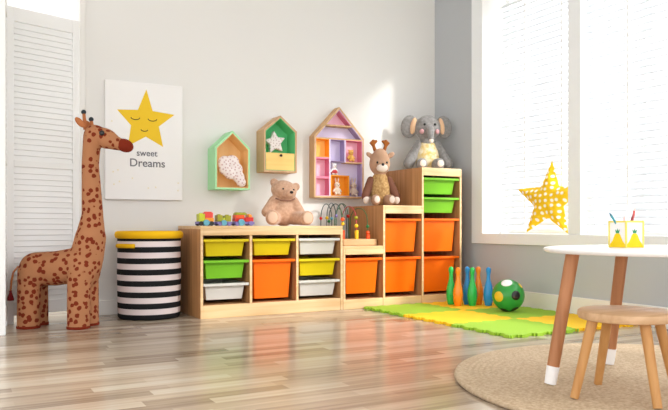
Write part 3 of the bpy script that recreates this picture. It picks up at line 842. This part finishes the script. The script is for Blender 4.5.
# ================================================================== BOWLING PINS AND BALL
PM = {'green': mat('pin_green', (40, 190, 84), .3, .5), 'orange': mat('pin_orange', (255, 144, 26), .3, .5), 'blue': mat('pin_blue', (40, 148, 222), .3, .5)}
prof = [(0, 0), (.019, 0), (.022, .004), (.0285, .035), (.0315, .07), (.029, .10), (.021, .135), (.0135, .165), (.0115, .19), (.013, .205), (.0155, .215), (.0162, .226), (.0145, .236), (.008, .243), (0, .245)]
pins = [('green', 2.836, 3.605, 'green bowling pin nearest the cabinet, farthest left'), ('orange', 2.829, 3.525, 'orange bowling pin beside the leftmost green pin, in front'),
        ('blue', 2.932, 3.560, 'blue bowling pin behind the two green ones, partly hidden'), ('green', 2.909, 3.482, 'green bowling pin in the middle of the front of the set'),
        ('orange', 2.999, 3.530, 'orange bowling pin at the back, between the middle green pin and a blue pin'), ('blue', 3.005, 3.440, 'blue bowling pin closest to the green ball')]
for colr, x, y, lab in pins:
    o = MB().lathe(prof, 28).build('bowling_pin', PM[colr], None, True, loc=(x, y, MT + .001))
    tag(o, lab, 'bowling pin', 'toy bowling pins on the mat')
t = thing('toy_ball', 'green ball with coloured round patches on the play mat', 'ball', (2.906, 3.152, MT + .001))
RBALL = .095
MB().ell((0, 0, RBALL), RBALL, u=40, v=28).build('ball', mat('ball_green', (44, 148, 60), .35, .5), t, True)
def patch(direc, ang, m, name='patch'):
    d_ = Vector(direc).normalized(); q = d_.to_track_quat('Z', 'Y').to_matrix().to_4x4()
    pr = [(0, RBALL + .0012)] + [((RBALL + .0012) * math.sin(R(a)), (RBALL + .0012) * math.cos(R(a))) for a in [ang * k / 5 for k in range(1, 6)]] + [(RBALL * .98 * math.sin(R(ang)), RBALL * .98 * math.cos(R(ang)))]
    w = MB().lathe(pr, 24); bmesh.ops.transform(w.bm, matrix=Matrix.Translation((0, 0, RBALL)) @ q, verts=w.bm.verts[:])
    w.build(name, m, t, True)
# view direction from the ball towards the camera
vd = Vector((-2.955, -3.235, .43)).normalized(); rt_ = Vector((.74, -.672, 0)); up = rt_.cross(vd) * -1
if up.z < 0: up = -up
def pd(a, b_): return vd * math.sqrt(max(0, 1 - a * a - b_ * b_)) + rt_ * a + up * b_
patch(pd(.47, .0), 17, BLACK); patch(pd(-.60, -.10), 19, mat('ball_yellow', (228, 190, 40), .35, .5)); patch(pd(-.1, .80), 20, mat('ball_white', (238, 238, 238), .35, .5))
patch(pd(.75, .62), 10, mat('ball_yellow', (228, 190, 40), .35, .5)); patch(pd(-.25, -.93), 14, BLACK); patch(pd(.40, -.86), 14, BLACK)

# ================================================================== RUG
RC = (2.10, 1.50); RR = .712
pr = [(0, .0)]; n = 36
top = []
for k in range(n):
    r0 = RR * k / n; r1 = RR * (k + 1) / n
    for q in (0, .25, .5, .75):
        top.append((r0 + (r1 - r0) * q, .0135 + .0022 * math.sin(PI * q)))
top[0] = (0, .013)
prof = [(0, .001), (RR - .004, .001), (RR, .006), (RR - .001, .012)] + top[::-1]
JU = mat('jute', (202, 181, 153), .9, .15, col2=(178, 155, 127), scale=(90, 90, 90), bump=.5, bscale=260, detail=2)
o = MB().lathe(prof, 96).build('rug', JU, None, True, loc=(RC[0], RC[1], 0))
tag(o, 'round coiled jute rug under the white table and stool', 'rug')
RT = .0166

# ================================================================== TABLE
LW = wood('table_leg_wood', (190, 132, 90), (164, 108, 68), 'z', .45, knots=False)
TW = mat('table_white', (244, 244, 244), .3, .5)
TC = (2.037, 1.487)
t = thing('round_table', 'white round kids table with brown legs standing on the jute rug', 'table', (TC[0], TC[1], RT))
th = .452 - RT
MB().lathe([(0, th - .016), (.366, th - .016), (.372, th - .012), (.374, th - .006), (.371, th - .001), (.366, th), (0, th)], 72).build('tabletop', TW, t, 'auto')
feet = [(1.690, 1.640), (2.125, 1.775), (2.370, 1.340), (1.935, 1.205)]
for fx, fy in feet:
    v = Vector((fx - TC[0], fy - TC[1], 0)); L = v.length; v.normalize()
    p0 = v * L; p1 = v * (L - .075)
    if fx > 2.1 and fy > 1.7: p1 = Vector((2.150 - TC[0], 1.735 - TC[1], 0))
    p0.z = .0; p1.z = th - .0162
    q = p0.lerp(p1, .135)
    lg = MB().cyl(q, p1, .0195, .0215, 24).build('leg', LW, t, 'auto')
    MB().cyl(p0, q, .0185, .0205, 24).build('leg_tip', TW, lg, 'auto')['label'] = 'white painted leg tip'
# ================================================================== STOOL
ST = wood('stool_seat_wood', (214, 178, 140), (190, 150, 110), 'x', .45, knots=False)
SL = wood('stool_leg_wood', (206, 156, 96), (182, 128, 72), 'z', .45, knots=False)
SCN = (1.774, 1.419)
t = thing('kids_stool', 'small round wooden stool in front of the white table', 'stool', (SCN[0], SCN[1], RT))
sh = .272 - RT
MB().lathe([(0, sh - .028), (.128, sh - .028), (.135, sh - .025), (.139, sh - .014), (.137, sh - .004), (.131, sh), (0, sh)], 56).build('seat', ST, t, 'auto')
for fx, fy in ((1.610, 1.468), (1.824, 1.566), (1.722, 1.273), (1.936, 1.369)):
    v = Vector((fx - SCN[0], fy - SCN[1], 0)); L = v.length; v.normalize()
    p0 = v * L; p1 = v * (L - .060); p0.z = 0; p1.z = sh - .0278
    MB().cyl(p0, p1, .0125, .0155, 20).build('leg', SL, t, 'auto')

# ================================================================== PENCIL BOX
TT = .452
t = thing('pencil_box', 'square pencil box with yellow pineapple pictures standing on the white table', 'pencil holder', (1.968, 1.574, TT), R(-6.3))
PBW = mat('box_white', (238, 236, 234), .6, .3); PBY = mat('box_yellow', (240, 206, 20), .6, .3); PBL = mat('box_pale_yellow', (236, 218, 110), .6, .3)
hb, hh = .0365, .088
w = MB(); w.box(-hb, hb, -hb, -hb + .003, 0, hh); w.box(-hb, hb, hb - .003, hb, 0, hh); w.box(-hb, -hb + .003, -hb + .003, hb - .003, 0, hh); w.box(hb - .003, hb, -hb + .003, hb - .003, 0, hh); w.box(-hb + .003, hb - .003, -hb + .003, hb - .003, 0, .003)
w.build('box_body', PBW, t)
w = MB()
e = .0012
w.box(-hb - e, hb + e, -hb - e, -hb, hh - .005, hh + .001); w.box(-hb - e, hb + e, hb, hb + e, hh - .005, hh + .001); w.box(-hb - e, -hb, -hb, hb, hh - .005, hh + .001); w.box(hb, hb + e, -hb, hb, hh - .005, hh + .001)
for sx_ in (-1, 1):
    for sy_ in (-1, 1):
        w.box(sx_ * hb - .0025, sx_ * hb + .0025, sy_ * hb - .0025, sy_ * hb + .0025, 0, hh)
w.build('edging', PBL, t)
PG = mat('box_leaf_green', (70, 150, 110), .6, .3)
for k in range(4):
    M = Matrix.Rotation(k * PI / 2, 4, 'Z')
    body = [(-.033, .001), (.033, .001), (.032, .012), (.022, .022), (.012, .042), (.006, .047), (-.006, .047), (-.012, .042), (-.022, .022), (-.032, .012)]
    w = MB().prism(body, lambda u, v, q: (u, q, v), -hb - .0011, -hb + .0005); bmesh.ops.transform(w.bm, matrix=M, verts=w.bm.verts[:])
    w.build('pineapple_print', PBY, t)
    w = MB().prism([(-.006, .0475), (.006, .0475), (.010, .060), (.003, .055), (0, .063), (-.003, .055), (-.010, .060)], lambda u, v, q: (u, q, v), -hb - .0011, -hb + .0005); bmesh.ops.transform(w.bm, matrix=M, verts=w.bm.verts[:])
    w.build('leaf_print', PG, t)
def pencil(name, label, p0, p1, m, tipm):
    p0, p1 = Vector(p0), Vector(p1)
    t = thing(name, label, 'pencil', (1.968, 1.574, TT + .0035), 0, 'pencils in the box')
    d_ = (p1 - p0).normalized()
    MB().cyl(p0, p1, .004, seg=6).build('shaft', m, t)
    MB().cyl(p1, p1 + d_ * .012, .004, .0008, 6).build('tip', tipm, t)
pencil('pencil', 'teal pencil leaning to the left in the pencil box', (.012, -.008, 0), (-.048, .02, .103), C('teal', (60, 150, 160)), C('teal_dark', (30, 100, 120)))
pencil('pencil', 'red pencil standing upright in the pencil box', (.004, 0, 0), (.026, -.012, .118), C('pencil_red', (214, 90, 84)), C('pencil_pale', (236, 200, 190)))
pencil('pencil', 'short dark red pencil in the pencil box', (-.004, -.004, 0), (.012, -.014, .092), C('pencil_dark_red', (150, 30, 40)), C('pencil_dark_red', (150, 30, 40)))
pencil('pencil', 'short pink pencil in the pencil box', (-.008, .006, 0), (-.004, .004, .090), C('pencil_pink', (232, 186, 202)), C('pencil_pale', (236, 200, 190)))

# ================================================================== STAR PILLOW ON THE SILL
SPD = bpy.data.materials.new('yellow_polka'); SPD.use_nodes = True
SPM = dots('yellow_polka_fabric', (236, 192, 36), (246, 240, 226), 27, .25, .29, .85, .3, .1, True)
sp = MB()
# puffed star: layered slices, thick in the middle
ctr = Vector((0, 0, 0)); P = star_poly(.256, .110, 5, 85)
bm = sp.bm
def lay(th_, k): return [bm.verts.new((u * k, th_, v * k)) for u, v in P]
L0 = lay(-.0, 1.0)
F1 = lay(-.038, .62); F2 = bm.verts.new((0, -.062, 0)); B1 = lay(.038, .62); B2 = bm.verts.new((0, .062, 0))
for k in range(10):
    j = (k + 1) % 10
    bm.faces.new((L0[k], L0[j], F1[j], F1[k])); bm.faces.new((F1[k], F1[j], F2))
    bm.faces.new((L0[j], L0[k], B1[k], B1[j])); bm.faces.new((B1[j], B1[k], B2))
o = sp.organic('star_pillow', SPM, None, .005, 3)
o.location = (WX + .066, 3.168, Z0 + .206)
o.rotation_euler = (Matrix.Rotation(R(-78), 3, 'Z') @ Matrix.Rotation(R(-6), 3, 'X') @ Matrix.Rotation(R(-4), 3, 'Y')).to_euler()
tag(o, 'yellow star pillow with white polka dots sitting on the window sill', 'pillow')

# ================================================================== LIGHT, WORLD, CAMERA
wd = bpy.data.worlds.new('sky'); SC.world = wd; wd.use_nodes = True
bg = wd.node_tree.nodes['Background']; bg.inputs['Color'].default_value = (.98, .985, 1.0, 1); bg.inputs['Strength'].default_value = 1.6
ld = bpy.data.lights.new('sun', 'SUN'); ld.energy = 2.7; ld.angle = R(5); ld.color = (1, .96, .90)
lo = bpy.data.objects.new('sun', ld); COL.objects.link(lo)
lo.rotation_euler = Vector((-.54, .82, -.45)).to_track_quat('-Z', 'Y').to_euler()
ad = bpy.data.lights.new('window_daylight', 'AREA'); ad.shape = 'RECTANGLE'; ad.size = 3.4; ad.size_y = 1.9; ad.energy = 110; ad.color = (.92, .96, 1)
ao = bpy.data.objects.new('window_daylight', ad); COL.objects.link(ao)
ao.location = (WX + .62, 2.05, 1.45); ao.rotation_euler = Vector((-1, 0, -.12)).to_track_quat('-Z', 'Y').to_euler()

cd = bpy.data.cameras.new('camera'); co = bpy.data.objects.new('camera', cd); COL.objects.link(co)
cd.sensor_width = 36; cd.lens = 700 / 668 * 36
cd.shift_y = (225.5 - 205) / 668
cd.clip_start = .02
co.location = (0, 0, .525); co.rotation_euler = (PI / 2, 0, R(-28.7))
SC.camera = co
vs = SC.view_settings
vs.view_transform = 'Standard'; vs.look = 'None'; vs.gamma = 1; vs.use_curve_mapping = False
vs.exposure = 0.53
SC.cycles.use_denoising = True
SC.cycles.max_bounces = 10; SC.cycles.diffuse_bounces = 6
SC.cycles.sample_clamp_indirect = 6
